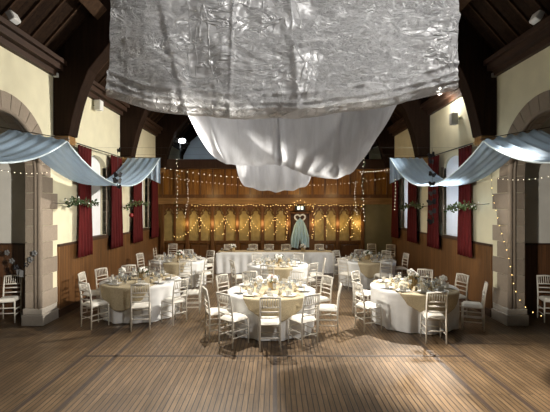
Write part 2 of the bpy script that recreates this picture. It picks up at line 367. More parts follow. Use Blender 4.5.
AC, AZ, AR = 6.96, 3.0, 1.11          # transept arch: centre along the hall, springing height, radius
WINS = [(10.55, 1.14), (14.25, 1.0)]  # window centres along the hall and widths
TW = .30                              # wall thickness
def arch_poly(r=AR, n=24):
    return [(AC-r, .0)] + [(AC-r*math.cos(PI*i/n), AZ+r*math.sin(PI*i/n)) for i in range(n+1)] + [(AC+r, .0)]
def win_poly(c, w, z0=DADO, zs=3.45, rise=.28, n=10):
    h = w/2
    return [(c-h, z0), (c+h, z0)] + [(c+h*math.cos(PI*i/n), zs+rise*math.sin(PI*i/n)) for i in range(n+1)]
ap = arch_poly()
for side, sg in (('left', -1), ('right', 1)):
    # arch opening runs to the floor: it is notched out of the outline
    outer = [(-5, 0)] + ap + [(20, 0), (20, ZP+.25), (-5, ZP+.25)]
    w = wall_with_holes('wall_'+side, sg*HW, TW, outer, [win_poly(*q) for q in WINS], M['cream'])
    struct(w, f'cream plastered side wall with an arch and two windows, on the {side}', 'wall')
    # dado panelling
    d = MB()
    d.box(sg*(HW-.035), sg*HW, 8.63, YB, 0, DADO-.05); d.box(sg*(HW-.035), sg*HW, -5, 5.55, 0, DADO-.05)
    dd = d.build('trim_'+('1' if sg < 0 else '2'), M['dado']); struct(dd, f'boarded timber dado along the {side} wall', 'panelling')
    r = MB(); r.box(sg*(HW-.06), sg*HW, 8.63, YB, DADO-.05, DADO); r.box(sg*(HW-.05), sg*(HW-.03), 8.63, YB, 0, .16); r.build('cap_rail', M['rail'], dd)
    # arch stones
    a = MB(); nb = 9; zb = 0
    x0, x1 = sg*(HW-.022), sg*(HW+TW+.03)
    xa, xb = min(x0, x1), max(x0, x1)
    for k in range(nb):
        h = AZ/nb; z0 = k*h+.004; z1 = (k+1)*h-.004; ex = .40 if k % 2 else .36
        a.box(xa, xb, AC+AR-.02, AC+AR+ex+.14*(k % 2), z0, z1)
        a.box(xa, xb, AC-AR-ex-.14*(k % 2), AC-AR+.02, z0, z1)
    nv = 15
    for k in range(nv):
        t0, t1 = PI*k/nv+.004, PI*(k+1)/nv-.004
        poly = [(AC+(AR-.02)*math.cos(t), AZ+(AR-.02)*math.sin(t)) for t in (t0, (t0+t1)/2, t1)] + [(AC+(AR+.28)*math.cos(t), AZ+(AR+.28)*math.sin(t)) for t in (t1, (t0+t1)/2, t0)]
        a.prism(poly, 'x', xa, xb)
    ao = a.build('trim_'+('3' if sg < 0 else '4'), M['stone'], bevel=.005); struct(ao, f'sandstone arch with block jambs opening into the {side} transept', 'arch')
    mo = MB()
    for rr, dx, rad in ((AR-.02, .03, .05), (AR-.03, .11, .03)):
        path = [(sg*(HW+dx), AC+rr, .3), (sg*(HW+dx), AC+rr, AZ)] + [(sg*(HW+dx), AC+rr*math.cos(PI*i/24), AZ+rr*math.sin(PI*i/24)) for i in range(1, 24)] + [(sg*(HW+dx), AC-rr, AZ), (sg*(HW+dx), AC-rr, .3)]
        mo.tube(path, rad, 8)
    mo.build('roll_moulding', M['stone'], ao, True)
    pl = MB()
    for (ya, yb) in ((AC+AR-.09, AC+AR+.50), (AC-AR-.50, AC-AR+.09)):
        pl.box(min(sg*(HW-.07), sg*(HW+TW+.07)), max(sg*(HW-.07), sg*(HW+TW+.07)), ya, yb, 0, .22)
        pl.box(min(sg*(HW-.045), sg*(HW+TW+.05)), max(sg*(HW-.045), sg*(HW+TW+.05)), ya+.02, yb-.02, .22, .34)
    pl.build('plinth', M['stone_dark'], ao, bevel=.015)
    # transept beyond the arch
    X0, X1 = sg*(HW+TW), sg*8.6
    a0, a1 = min(X0, X1), max(X0, X1)
    struct(MB().box(a0, a1, 8.95, 9.15, 0, 4.9).build('wall_transept_far_'+side, M['white_wall']), f'pale plastered end wall seen through the {side} arch', 'wall')
    struct(MB().box(a0, a1, 4.6, 4.8, 0, 4.9).build('wall_transept_near_'+side, M['white_wall']), f'pale near wall of the {side} transept', 'wall')
    struct(MB().box(min(sg*8.6, sg*8.8), max(sg*8.6, sg*8.8), 4.6, 9.15, 0, 4.9).build('wall_transept_side_'+side, M['white_wall']), f'pale outer wall of the {side} transept', 'wall')
    struct(MB().box(min(X0, sg*8.8), max(X0, sg*8.8), 4.6, 9.15, 4.9, 5.05).build('ceiling_transept_'+side, M['white_wall']), f'flat pale ceiling over the {side} transept', 'ceiling')
    t = MB().box(a0, a1, 8.915, 8.95, 0, DADO-.04).build('trim_'+('5' if sg < 0 else '6'), M['dadox']); struct(t, f'dark boarded dado on the {side} transept end wall', 'panelling')
    MB().box(a0, a1, 8.89, 8.95, DADO-.04, DADO).build('cap_rail', M['rail'], t)
    # wall plate under the roof
    wp = MB(); wp.box(min(sg*HW, sg*(HW-.22)), max(sg*HW, sg*(HW-.22)), -5, 20, ZP+.03, ZP+.15); wp.box(min(sg*HW, sg*(HW-.30)), max(sg*HW, sg*(HW-.30)), -5, 20, ZP+.15, ZP+.24); wp.box(min(sg*HW, sg*(HW-.1)), max(sg*HW, sg*(HW-.1)), -5, 20, ZP-.08, ZP+.03)
    struct(wp.build('trim_'+('7' if sg < 0 else '8'), M['rail']), f'dark moulded wall plate along the top of the {side} wall', 'cornice')
    # windows
    bo = .15 if sg < 0 else .06
    for i, (c, w_) in enumerate(WINS):
        e = struct(empty('window_%d' % (i+1 if sg < 0 else i+3), (sg*(HW+.2), c, DADO)), f'{"nearer" if i == 0 else "farther"} arched window with pale blind in the {side} wall', 'window')
        L = lambda o: (setattr(o, 'matrix_parent_inverse', Matrix.Translation(-e.location)), o)[1]
        bl = MB().prism(win_poly(c, w_-.02, DADO+.02), 'x', sg*(HW+bo), sg*(HW+bo+.012)); L(bl.build('blind', M['blind' if sg < 0 else 'blind_thin'], e))
        fr = MB(); h = w_/2
        fr.box(min(sg*(HW+.18), sg*(HW+.24)), max(sg*(HW+.18), sg*(HW+.24)), c-h, c+h, DADO, DADO+.07)
        for yy in (c-h, c+h-.06): fr.box(min(sg*(HW+.18), sg*(HW+.24)), max(sg*(HW+.18), sg*(HW+.24)), yy, yy+.06, DADO, 3.6)
        L(fr.build('frame', M['white'], e))
        pn = MB().prism(win_poly(c, w_, DADO), 'x', sg*(HW+.24), sg*(HW+.25)); L(pn.build('pane', M['glass'], e))
        L(MB().box(min(sg*(HW-.05), sg*(HW+bo-.01)), max(sg*(HW-.05), sg*(HW+bo-.01)), c-h-.04, c+h+.04, DADO, DADO+.035).build('sill', M['rail'], e))
        q = MB()
        for k in range(6):
            hh = (3.45-DADO)/6; ex = .16 if k % 2 else .09
            for s2 in (-1, 1):
                ya, yb = (c+s2*h, c+s2*(h+ex)); q.box(min(sg*(HW-.012), sg*(HW+.1)), max(sg*(HW-.012), sg*(HW+.1)), min(ya, yb), max(ya, yb), DADO+.04+k*hh+.004, DADO+.04+(k+1)*hh-.004)
        L(q.build('quoins', M['stone'], e))

# wall behind the camera and the gallery end
struct(MB().box(-HW-TW, HW+TW, -5.3, -5, 0, 10.6).build('wall_near', M['cream']), 'cream wall behind the viewpoint', 'wall')
struct(MB().box(-HW-TW, HW+TW, 20, 20.3, 0, 10.6).build('wall_gallery', M['truss']), 'gable wall far behind the gallery, its shade painted dark', 'wall')  # unlit gable: the gallery's shade is put into this dark colour
struct(MB().prism([(-4.6,3.9),(-1.9,3.9),(-1.95,4.9),(-2.3,5.6),(-3.0,6.2),(-3.25,6.35),(-3.5,6.2),(-4.2,5.6),(-4.55,4.9)], 'y', 19.9, 20).build('trim_9', M['lit_patch']), 'lamp-lit patch of the gable wall, its light painted pale', 'painted light')  # arched shape painted pale where the gallery lamp lights the wall
struct(MB().box(-HW, HW, YB+.1, 20, 3.75, 3.9).build('floor_gallery', M['door']), 'dark timber gallery floor above the screen', 'floor')

# roof
zr = ZP+.2+PITCH*(HW+.2)
def roofz(x): return zr - PITCH*abs(x)
c = MB()
for sg in (-1, 1):
    xe = sg*(HW+.45)
    c.prism([(xe, roofz(xe)), (0, zr), (0, zr+.12), (xe, roofz(xe)+.12)], 'y', -5.2, 20.2)
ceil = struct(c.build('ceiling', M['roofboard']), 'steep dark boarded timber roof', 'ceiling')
y = 4.3
while y < 19.8:
    for sg in (-1, 1):
        a = [(sg*(HW+.1), roofz(HW+.1)), (0, zr), (0, zr-.07), (sg*(HW+.1), roofz(HW+.1)-.07)]
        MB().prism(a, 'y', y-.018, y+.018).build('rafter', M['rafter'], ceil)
    y += .42
for sg in (-1, 1):
    for xx in (3.75, 1.9):
        m = MB(); z = roofz(xx)-.07
        m.prism([(sg*(xx-.10), z+.02), (sg*(xx+.10), z-.20), (sg*(xx+.0), z-.32), (sg*(xx-.2), z-.10)], 'y', -5, 20)
        m.build('purlin', M['rafter'], ceil)

def inner(n=28):
    pts = [(4.36,3.9),(4.30,4.2),(4.20,4.6),(4.11,4.88),(3.94,5.3),(3.49,5.85),(2.9,6.4),(2.2,6.9),(1.2,7.3),(0,7.45)]
    return pts
for k, yc in enumerate((1.45, 5.05, 8.65, 12.3, 15.9)):
    e = MB()
    for sg in (-1, 1):
        ip = inner()
        poly = [(sg*x, z) for x, z in ip] + [(0, 7.75), (sg*1.9, roofz(1.9)-.4), (sg*1.9, roofz(1.9)-.05), (sg*(HW), roofz(HW)-.06), (sg*HW, 3.9)]
        e.prism(poly, 'y', yc-.19, yc+.19)
        e.prism([(sg*1.9, roofz(1.9)-.4), (0, zr-.4), (0, zr-.03), (sg*1.9, roofz(1.9)-.03)], 'y', yc-.15, yc+.15)
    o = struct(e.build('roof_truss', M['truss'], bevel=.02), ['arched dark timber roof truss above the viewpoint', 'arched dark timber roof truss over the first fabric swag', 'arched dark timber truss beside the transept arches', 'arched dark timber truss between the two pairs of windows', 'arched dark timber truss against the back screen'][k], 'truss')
    for sg in (-1, 1):
        MB().box(min(sg*HW, sg*4.38), max(sg*HW, sg*4.38), yc-.15, yc+.15, 3.72, 3.9).build('corbel', M['oaklight'], o, bevel=.02)

# floor markings of the sports court
fl = struct(empty('floor_marking', (0,0,0)), 'dark sports court lines on the boards', 'floor marking')
def strip(x0, x1, y0, y1): MB().box(x0, x1, y0, y1, .0005, .002).build('court_line', M['line'], fl)
for sx in (-1, 1):
    strip(sx*3.05-.03, sx*3.05+.03, 1.7, 15.0); strip(sx*2.55-.03, sx*2.55+.03, 1.7, 15.0)
strip(-3.05, 3.05, 6.37, 6.43); strip(-.028, .028, 1.7, 6.4); strip(-3.05, 3.05, 10.3, 10.36); strip(-.028, .028, 10.36, 15)

# ------------------------------------------------------------------ back screen
wb = struct(empty('wall_back', (0,YB,0)), 'panelled timber screen with pointed amber lights across the end of the hall', 'wall')
def wbp(mb, name, m, **k):
    o = mb.build(name, m, wb, **k); o.matrix_parent_inverse = Matrix.Translation((0,-YB,0)); return o
wbp(MB().box(-HW, .5, YB+.04, YB+.2, 0, 4.0).box(1.5, HW, YB+.04, YB+.2, 0, 4.0).box(.5, 1.5, YB+.04, YB+.2, 2.2, 4.0), 'backing_board', M['screen'])
wbp(MB().box(-HW, HW, YB-.10, YB+.2, 2.47, 2.72), 'cornice_beam', M['oaklight'], bevel=.02)
wbp(MB().box(-HW, HW, YB-.03, YB+.06, 2.72, 2.86), 'lower_rail', M['oak'])
wbp(MB().box(-HW, HW, YB-.16, YB+.25, 3.88, 4.26), 'gallery_ledge', M['door'], bevel=.02)
g = MB()
for k in range(19):
    x = -4.5+k*.5; g.box(x-.03, x+.03, YB-.01, YB+.05, 2.86, 3.88)
wbp(g, 'gallery_batten', M['oak'])
posts = [-4.5,-3.5,-2.5,-1.5,-.5,.5,1.5,2.5,3.5]
for x in posts: wbp(MB().box(x-.07, x+.07, YB-.07, YB+.05, 0, 2.47), 'post', M['oak'], bevel=.012)
for i, x in enumerate(posts[:-1]):
    if x == .5: continue
    wbp(MB().box(x+.07, x+.93, YB-.04, YB+.05, .92, 1.02), 'sill_rail', M['oak'])
    wbp(MB().box(x+.46, x+.54, YB-.04, YB+.05, 1.02, 2.4), 'mullion', M['oak'])
    wbp(MB().box(x+.13, x+.87, YB+.0, YB+.05, .14, .86), 'lower_panel', M['oak'], bevel=.02)
    for h in (0, 1):
        a, b = (x+.07, x+.46) if h == 0 else (x+.54, x+.93)
        wbp(MB().box(a, b, YB+.01, YB+.035, 1.02, 2.40), 'pane', M['pane'])
        mid = (a+b)/2; hw = (b-a)/2; zs, zt = 2.06, 2.34
        arc = []
        for q in range(9):
            t = q/8; arc.append((a+hw*(1-math.cos(t*PI/2)), zs+(zt-zs)*math.sin(t*PI/2)*(.75+.25*t)))
        poly = [(a, 2.47)] + arc + [(2*mid-p, z) for p, z in reversed(arc[:-1])] + [(b, 2.47)]
        tr = MB().prism(poly, 'y', YB-.03, YB+.02)
        for s2 in (-1, 1):   # cusps
            tr.tube([(mid+s2*hw*.98, YB-.01, zs-.02), (mid+s2*hw*.55, YB-.01, zs+.04), (mid+s2*hw*.62, YB-.01, zs+.14), (mid+s2*hw*.2, YB-.01, zs+.15), (mid, YB-.01, zt)], .022, 6)
        wbp(tr, 'tracery', M['oak'])
wbp(MB().box(3.57, HW, YB-.03, YB+.05, .12, 2.46), 'plain_panel', M['olive'])
dr = struct(empty('door_1', (1,YB,0)), 'dark panelled door in the timber screen behind the blue drape', 'door')
def drp(mb, name, m, **k):
    o = mb.build(name, m, dr, **k); o.matrix_parent_inverse = Matrix.Translation((-1,-YB,0)); return o
drp(MB().box(.57, 1.43, YB+.03, YB+.08, 0, 2.1), 'door_leaf', M['door'])
for (a, b) in ((.66,.95),(1.05,1.34)):
    for (z0, z1) in ((.2,.95),(1.1,1.95)): drp(MB().box(a, b, YB+.015, YB+.04, z0, z1), 'door_panel', M['door'], bevel=.015)
drp(MB().box(.57, .63, YB-.05, YB+.05, 0, 2.14).box(1.37, 1.43, YB-.05, YB+.05, 0, 2.14).box(.57, 1.43, YB-.05, YB+.05, 2.1, 2.18), 'door_frame', M['oak'])
drp(MB().ball((.70, YB-.02, 1.0), .03), 'door_knob', M['brass'], smooth=True)

sg_ = tag(empty('exit_sign', (1.0, YB-.12, 2.32)), 'small dark sign box with pale lit panels above the screen door', 'sign')
MB().cbox((0,0,0), (.40,.08,.21)).build('housing', M['black'], sg_, bevel=.01)
for dx in (-.07,.07): MB().cbox((dx,-.043,0), (.10,.008,.13)).build('lit_panel', M['sign'], sg_)

# ------------------------------------------------------------------ curtains, rods
def curtain(y0, y1, sg, label, ztop=3.82, zbot=1.2):
    def fn(u, v):
        z = ztop+(zbot-ztop)*v; w = 1-.10*math.sin(v*PI)*.8
        mid = (y0+y1)/2; yy = mid+(u-.5)*(y1-y0)*w
        d = .13+.045*math.sin(u*2*PI*4.5+.7*math.sin(v*3))*(.55+.45*v)+.01*math.sin(u*31+v*5)
        return (sg*(HW-d), yy, z)
    o = MB().grid(fn, 60, 14).build('curtain', M['red'], None, True, solid=.012)
    return tag(o, label, 'curtain', 'red curtains at the tall windows')
CUR = [(9.27, 9.96), (11.12, 11.95), (12.85, 13.75), (14.78, 15.6)]
names = ['nearest the transept arch', 'on the far side of the nearer window', 'on the near side of the farther window', 'closest to the back screen']
for sg, sd in ((-1, 'left'), (1, 'right')):
    for (a, b), nm in zip(CUR, names): curtain(a, b, sg, f'dark red curtain on the {sd} wall, {nm}')
    for (a, b), nm in (((9.15, 12.0), 'nearer'), ((12.75, 15.7), 'farther')):
        e = tag(empty('curtain_rod', (sg*(HW-.13), (a+b)/2, 3.85)), f'thin curtain rod over the {nm} window of the {sd} wall', 'curtain rod')
        MB().tube([(0, a-(a+b)/2, 0), (0, b-(a+b)/2, 0)], .014, 8).build('rod', M['black'], e, True)
        for yy in (a, b):
            MB().ball((0, yy-(a+b)/2, 0), .03).build('finial', M['brass'], e, True)
            MB().tube([(0, (yy-(a+b)/2)*.94, 0), (sg*.13, (yy-(a+b)/2)*.94, 0)], .01, 6).build('bracket', M['black'], e, True)

# ------------------------------------------------------------------ greenery
def leaf(mb, p, d, s, up):
    d = Vector(d).normalized(); w = d.cross(Vector(up)).normalized(); n = w.cross(d)
    p = Vector(p)
    vs = [p, p+d*s*.5+w*s*.28+n*s*.06, p+d*s, p+d*s*.5-w*s*.28+n*s*.06]
    mb.add(vs, [(0,1,2,3)])
def rv(): return Vector((random.uniform(-1,1), random.uniform(-1,1), random.uniform(-1,1))).normalized()
def garland(pts, n, label, leafm='leaf', ls=.09, berry=None, spread=.10):
    base = Vector(pts[len(pts)//2]); e = tag(empty('ivy_garland', base), label, 'garland')
    loc = [Vector(p)-base for p in pts]
    MB().tube(loc, .012, 6).build('stem', M['stem'], e, True)
    hk = loc[-1] if abs(pts[-1][1]-13.8) < .05 else loc[0]
    MB().tube([hk, hk+Vector((math.copysign(HW-.01, pts[0][0])-base.x-hk.x, 0, .03))], .008, 6).build('hook', M['black'], e, True)
    mb = MB()
    for i in range(n):
        t = random.random()*(len(loc)-1); k = int(t); q = loc[k].lerp(loc[min(k+1, len(loc)-1)], t-k) + rv()*random.random()*spread
        leaf(mb, q, rv(), ls*random.uniform(.6,1.3), rv())
    mb.build('foliage', M[leafm], e, fix=False)
    fl_ = MB()
    for i in range(n//12):
        q = random.choice(loc)+rv()*spread; fl_.ball(q, .018, 6, 4)
    fl_.build('blossom', M['petal'], e, True)
    if berry:
        MB().ball(Vector(berry)-base, .07, 10, 8).build('red_bauble', M['berry'], e, True)
        MB().tube([Vector(berry)-base+Vector((0,0,.07)), Vector(berry)-base+Vector((0,0,.25))], .004, 5).build('thread', M['cable'], e)
    return e
garland([(-4.38,8.45,2.44),(-4.36,8.8,2.53),(-4.34,9.25,2.47),(-4.36,9.75,2.46)], 150, 'leafy garland across the left curtain next to the stone pier', 'darkleaf')
garland([(-4.38,11.7,2.33),(-4.35,12.2,2.5),(-4.33,12.9,2.48),(-4.36,13.8,2.46)], 130, 'leafy garland with a hanging red bauble between the left windows', 'leaf', berry=(-4.35,12.1,2.12))
garland([(4.37,8.75,2.42),(4.35,9.1,2.38),(4.33,9.6,2.36),(4.35,10.1,2.34)], 150, 'leafy garland across the right curtain next to the stone pier', 'leaf')
garland([(4.38,12.0,2.38),(4.35,12.5,2.45),(4.33,13.1,2.40),(4.36,13.7,2.36)], 130, 'leafy garland hung between the two windows of the right wall', 'leaf')

# ------------------------------------------------------------------ fabric swags
def nz(x, y, z=0): return mnoise.noise(Vector((x, y, z)))
def Y2Z(ypx, d): return 2.4+(206-ypx)*d/400.0
def smooth(pts, x, h):
    return sum(interp(pts, x+h*k)*w for k, w in ((-2,.1),(-1,.2),(0,.4),(1,.2),(2,.1)))
def swag(name, outline, dlow, dfront, dback, ztop, xtop, label, m, crinkle, extra=None, nu=110, nv=70, hsm=.05):
    pts = [((p-275)*dlow/400, Y2Z(y, dlow)) for p, y in outline]
    xl, xr = pts[0][0], pts[-1][0]
    def fn(u, v):
        phi = v*PI; s = math.sin(phi); c_ = math.cos(phi)
        x = xl+(xr-xl)*u
        zb = smooth(pts, x, hsm)
        d = dlow-(dfront if c_ > 0 else dback)*c_*1.0
        z = zb+(ztop-zb)*(1-s)
        xt = xtop[0]+(xtop[1]-xtop[0])*u
        if c_ > 0: xx = (xt*400/(dlow-dfront)*(1-s)+x*400/dlow*s)*d/400
        else: xx = x
        dd = 0
        if extra: dd = extra(u, v, x, z)
        if crinkle > .04:
            rid = lambda a, b, c: 1-2*abs(nz(a, b, c))
            wv = .6+.6*nz(x*1.3, z*1.3, 21)
            if s > .6: dd -= sum(.02*math.exp(-((z-zb-hh-.02*nz(x*2, hh*30))/.014)**2) for hh in (.05, .10, .17))
            dd += wv*(.030*rid(x*2.6+.6*nz(x*3, z*3, 5), z*4.6, 2)+.016*rid(x*6+nz(x*4, z*5, 7), z*9, 4)+.005*nz(x*17, z*24, 6))*min(1, s*1.6)
        dd += crinkle*(nz(x*2.2, z*1.6, 3)+.5*nz(x*6, z*4.5, 9)+.3*nz(x*15, z*13, 1))*min(1, s*1.6)
        return (xx, d+dd, z+.35*dd*(1 if s > .9 else 0))
    o = MB().grid(fn, nu, nv).build(name, m, None, True, fix=False)
    return tag(o, label, 'drape', 'white fabric hung from the roof')
swag('ceiling_swag', [(105,95),(120,101),(150,110),(195,115),(240,117.5),(300,117),(345,111),(400,103),(440,93),(459,87)], 3.75, .45, 1.2, 5.2, (-1.32,1.53),
     'large crinkled silvery organza sheet hung nearest the viewpoint', M['organza'], .05,
     lambda u, v, x, z: (.03*math.sin(x*9+z*2.5)-.06*math.exp(-((x+.83+.33*(z-3.3))/.045)**2)-.03*math.exp(-((x+.42)/.02)**2)-.025*math.exp(-((x-.12+.1*(z-4.2))/.03)**2)+.04*math.exp(-((x-1.12)/.05)**2)
     -.03*math.exp(-((z-4.35-.22*(x-.3))/.025)**2)*(1 if x > .1 else .3)-.02*math.exp(-((z-3.75-.16*x)/.02)**2)*(1 if x > .2 else 0)), nu=300, nv=230)
swag('ceiling_swag', [(184,106),(191,120),(199,138),(209,153),(220,162),(234,165),(262,166),(280,163),(296,171),(312,177),(335,179),(353,173),(371,148),(389,120),(398,100)], 6.1, .8, .85, 5.2, (-1.5,1.75),
     'smooth white voile swag gathered at a knot behind the organza', M['voile'], .012,
     lambda u, v, x, z: -.12*math.exp(-((x-.07)/.05)**2)-.10*math.exp(-((x-.08)/.06)**2-((z-3.12)/.06)**2)+.018*math.sin((x-.07)*14/(.5+abs(z-2.9)))-.06*math.exp(-((x+1.0+.35*(z-3.8))/.04)**2)-.06*math.exp(-((x-.95-.1*(z-3))/.05)**2))
swag('ceiling_swag', [(233,150),(235,163),(238,177),(243,185),(255,189.5),(275,192),(295,190),(305,187),(310,181),(313,170),(315,150)], 7.3, .4, .5, 5.2, (-.9,.85),
     'lowest small white voile swag hanging beyond the knotted one', M['voile'], .02,
     lambda u, v, x, z: .04*math.sin(x*22+1.5*z), hsm=.02)
for (yy, zz, lb) in ((3.3,5.2,'front edge of the organza sheet'),(4.95,5.2,'rear edge of the organza sheet'),(8.65,3.66,'first pair of butterfly strings'),(12.3,3.98,'light strings near the farther windows')):
    tag(MB().tube([(-HW,yy,zz),(HW,yy,zz)], .0015, 6).build('tie_wire', M['wire'], None, True), f'thin wire across the hall carrying the {lb}', 'wire')

for (x, yy, nm) in ((-1.45,6.93,'left corner of the knotted voile swag'),(1.68,6.93,'right corner of the knotted voile swag'),(-.85,7.78,'left corner of the lowest voile swag'),(.8,7.78,'right corner of the lowest voile swag')):
    tag(MB().tube([(x,yy,5.2),(x,yy,roofz(x)-.02)], .003, 6).build('hanging_cord', M['wire'], None, True), f'thin cord from the roof to the {nm}', 'cord')
# side drapes of blue voile
NEAR, FAR = 6.72, 12.15
def dz_room(y):
    if y >= 9.1: return 2.86+.98*((y-9.1)/3.05)**2
    if y >= NEAR: return 2.86+.64*((9.1-y)/(9.1-NEAR))**2
    return 2.92+.58*((y-4.7)/(NEAR-4.7))**2
def blue_drape(sg, label):
    e = tag(empty('side_drape', (sg*4.0, NEAR, 0)), label, 'drape', 'pale blue voile drapes along the walls')
    inv = Matrix.Translation((-sg*4.0, -NEAR, 0))
    def put(mb, n, m, **k):
        o = mb.build(n, m, e, True, fix=False, **k); o.matrix_parent_inverse = inv; return o
    def span(y0, y1, hx0):
        def fn(u, v):
            y = y0+(y1-y0)*v
            xr, xw = 3.5, 4.47
            z = dz_room(y)
            wz = (.17 if y < NEAR+.8 else .17*max(0, 1-(y-NEAR-.8)/2))
            pin = min(abs(y-NEAR), abs(y-FAR))
            f = (.011 if sg < 0 else .022)*math.sin(u*2*PI*5+.6*math.sin(y*1.7))*math.exp(-pin*.25)
            f += .03*math.sin(u*9+y*1.2)*min(1, pin)*.4
            return (sg*(xr+(xw-xr)*u), y, z+wz*u+f+.02*u)
        return fn
    put(MB().grid(span(2.6, NEAR, 0), 50, 40), 'near_span', M['blue'])
    put(MB().grid(span(NEAR, FAR, 0), 50, 60), 'far_span', M['blue'])
    def hem(y0, y1):
        return [(sg*3.5, y0+(y1-y0)*k/30, dz_room(y0+(y1-y0)*k/30)+.022*math.sin(.6*math.sin((y0+(y1-y0)*k/30)*1.7))) for k in range(31)]
    put(MB().tube(hem(2.6, NEAR), .014, 6), 'hem', M['blue_hem']); put(MB().tube(hem(NEAR, FAR), .014, 6), 'hem', M['blue_hem'])
    def tail(u, v):
        x = 3.5+.55*u; zt = dz_room(FAR)+.02; return (sg*x, FAR+.05+.03*math.sin(u*22), zt-v*(.78-.25*u))
    put(MB().grid(tail, 40, 12), 'tail', M['blue'])
    put(MB().tube([(sg*3.45, NEAR, 3.52), (sg*4.7, NEAR, 3.74)], .007, 8), 'support_pole', M['wire'])
    put(MB().tube([(sg*3.45, FAR, 3.86), (sg*4.7, FAR, 3.88)], .010, 8), 'support_pole', M['wire'])
    return e
blue_drape(-1, 'pale blue voile drape sagging between poles along the left wall')
blue_drape(1, 'pale blue voile drape sagging between poles along the right wall')

# blue voile hung from a heart ring at the door
hv = tag(empty('heart_drape', (.98, YB-.30, .7)), 'pale blue voile hung from a white heart ring before the screen door', 'drape')
heart = []
for k in range(40):
    t = 2*PI*k/40; heart.append((.0128*16*math.sin(t)**3, 0, 1.22+.0115*(13*math.cos(t)-5*math.cos(2*t)-2*math.cos(3*t)-math.cos(4*t))))
MB().tube(heart, .03, 8, closed=True).build('heart_ring', M['white'], hv, True)
for s2 in (-1, 1):
    def fn(u, v, s2=s2):
        wo = .09+.27*min(1, v*1.5)**.6; wi = .0 if v < .68 else (v-.68)*.22
        x = s2*(wi+(wo-wi)*u)
        z = 1.24-1.20*v-.10*u*(1-v)+.05*u*v
        return (x, .05*math.sin(u*17+v*2)*(.3+v)-.05*(1-v), z)
    MB().grid(fn, 40, 30).build('voile_panel', M['bluecloth'], hv, True, fix=False)

# ------------------------------------------------------------------ chairs
CP = M['chair']
def make_chair():
    r = empty('chiavari_chair')
    seat = MB().box(-.18,.18,-.19,.19,.425,.45).build('seat', CP, r, bevel=.012)
    def cf(u, v):
        a = (u-.5)*2; b = (v-.5)*2
        k = (1-abs(a)**6)*(1-abs(b)**6)
        return (a*.168, b*.175, .452+.05*max(0, k)**.5)
    MB().grid(cf, 12, 12).build('seat_cushion', M['cushion'], seat, True)
    def ry(z): return interp([(0,-.195),(.45,-.185),(.7,-.21),(.91,-.25)], z)
    for s in (-1, 1):
        MB().tube([(s*.17,-.195,0),(s*.166,-.185,.45),(s*.164,-.21,.70),(s*.162,-.25,.91)], [.012,.0165,.0165,.014], 8).build('leg', CP, r, True)
        MB().tube([(s*.175,.18,0),(s*.17,.175,.43)], [.012,.0165], 8).build('leg', CP, r, True)
    b = MB()
    b.tube([(-.162,ry(.895),.895),(0,ry(.895)-.012,.905),(.162,ry(.895),.895)], .017, 8)
    for z in (.735,.655,.56): b.tube([(-.165,ry(z),z),(0,ry(z)-.012,z),(.165,ry(z),z)], .013, 6)
    for k in range(7):
        x = -.126+.042*k; b.tube([(x,ry(.735)-.008,.735),(x,ry(.895)-.008,.895)], .008, 6)
    b.build('backrest', CP, r, True)
    for s in (-1, 1):
        for z in (.16,.27): MB().tube([(s*.17,-.19,z),(s*.173,.178,z)], .010, 6).build('stretcher', CP, r, True)
    for z in (.20,.31): MB().tube([(-.173,.178,z),(.173,.178,z)], .010, 6).build('stretcher', CP, r, True)
    MB().tube([(-.17,-.19,.22),(.17,-.19,.22)], .010, 6).build('stretcher', CP, r, True)
    return r
chair0 = make_chair(); tag(chair0, 'white chair', 'chair'); first = [True]
def chair(x, y, rz, label, group='white spindle-back chairs'):
    global chair0
    if first[0]:
        first[0] = False; chair0.location = (x,y,0); chair0.rotation_euler = (0,0,rz); chair0['label'] = label; chair0['group'] = group; return chair0
    return dup(chair0, (x,y,0), rz, label, group)

SECT = {-3:'on the near side', -2:'on the near side to the right', -1:'at the right, nearer the viewer', 0:'at the right end', 1:'at the right, farther back', 2:'on the far side to the right',
        3:'on the far side', 4:'on the far side to the left', 5:'at the left, farther back', 6:'at the left end', -6:'at the left end', -5:'at the left, nearer the viewer', -4:'on the near side to the left'}
def sect(a): return SECT[int(round(a/30))]
RT, ZT = .865, .75
TABLES = [  # name, x, y, chair angles, extra settings, runner half width, runner direction, runner hang
    ('centre front table', -.07, 7.88, [-91,-126,-154,144,113,65,27,-12,-60], [], .57, -84, .42),
    ('left front table', -2.98, 8.92, [178,-124,-72,-36,5,151,122], [-155,60,90], .56, -100, .50),
    ('right front table', 2.85, 8.25, [140,-158,-91,-20,22,60], [-125,-58,100], .62, -80, .45),
    ('left rear table', -2.95, 12.3, [168,-107,-68,-37,90,53], [-150,0,130], .32, -86, .45),
    ('centre rear table', .08, 11.4, [-103,-160,-46,0,60,120], [-75,90,160], .34, -86, .40),
    ('right rear table', 2.83, 12.3, [125,-133,-80,14,88,50], [-160,-40,160], .34, -97, .45),
]
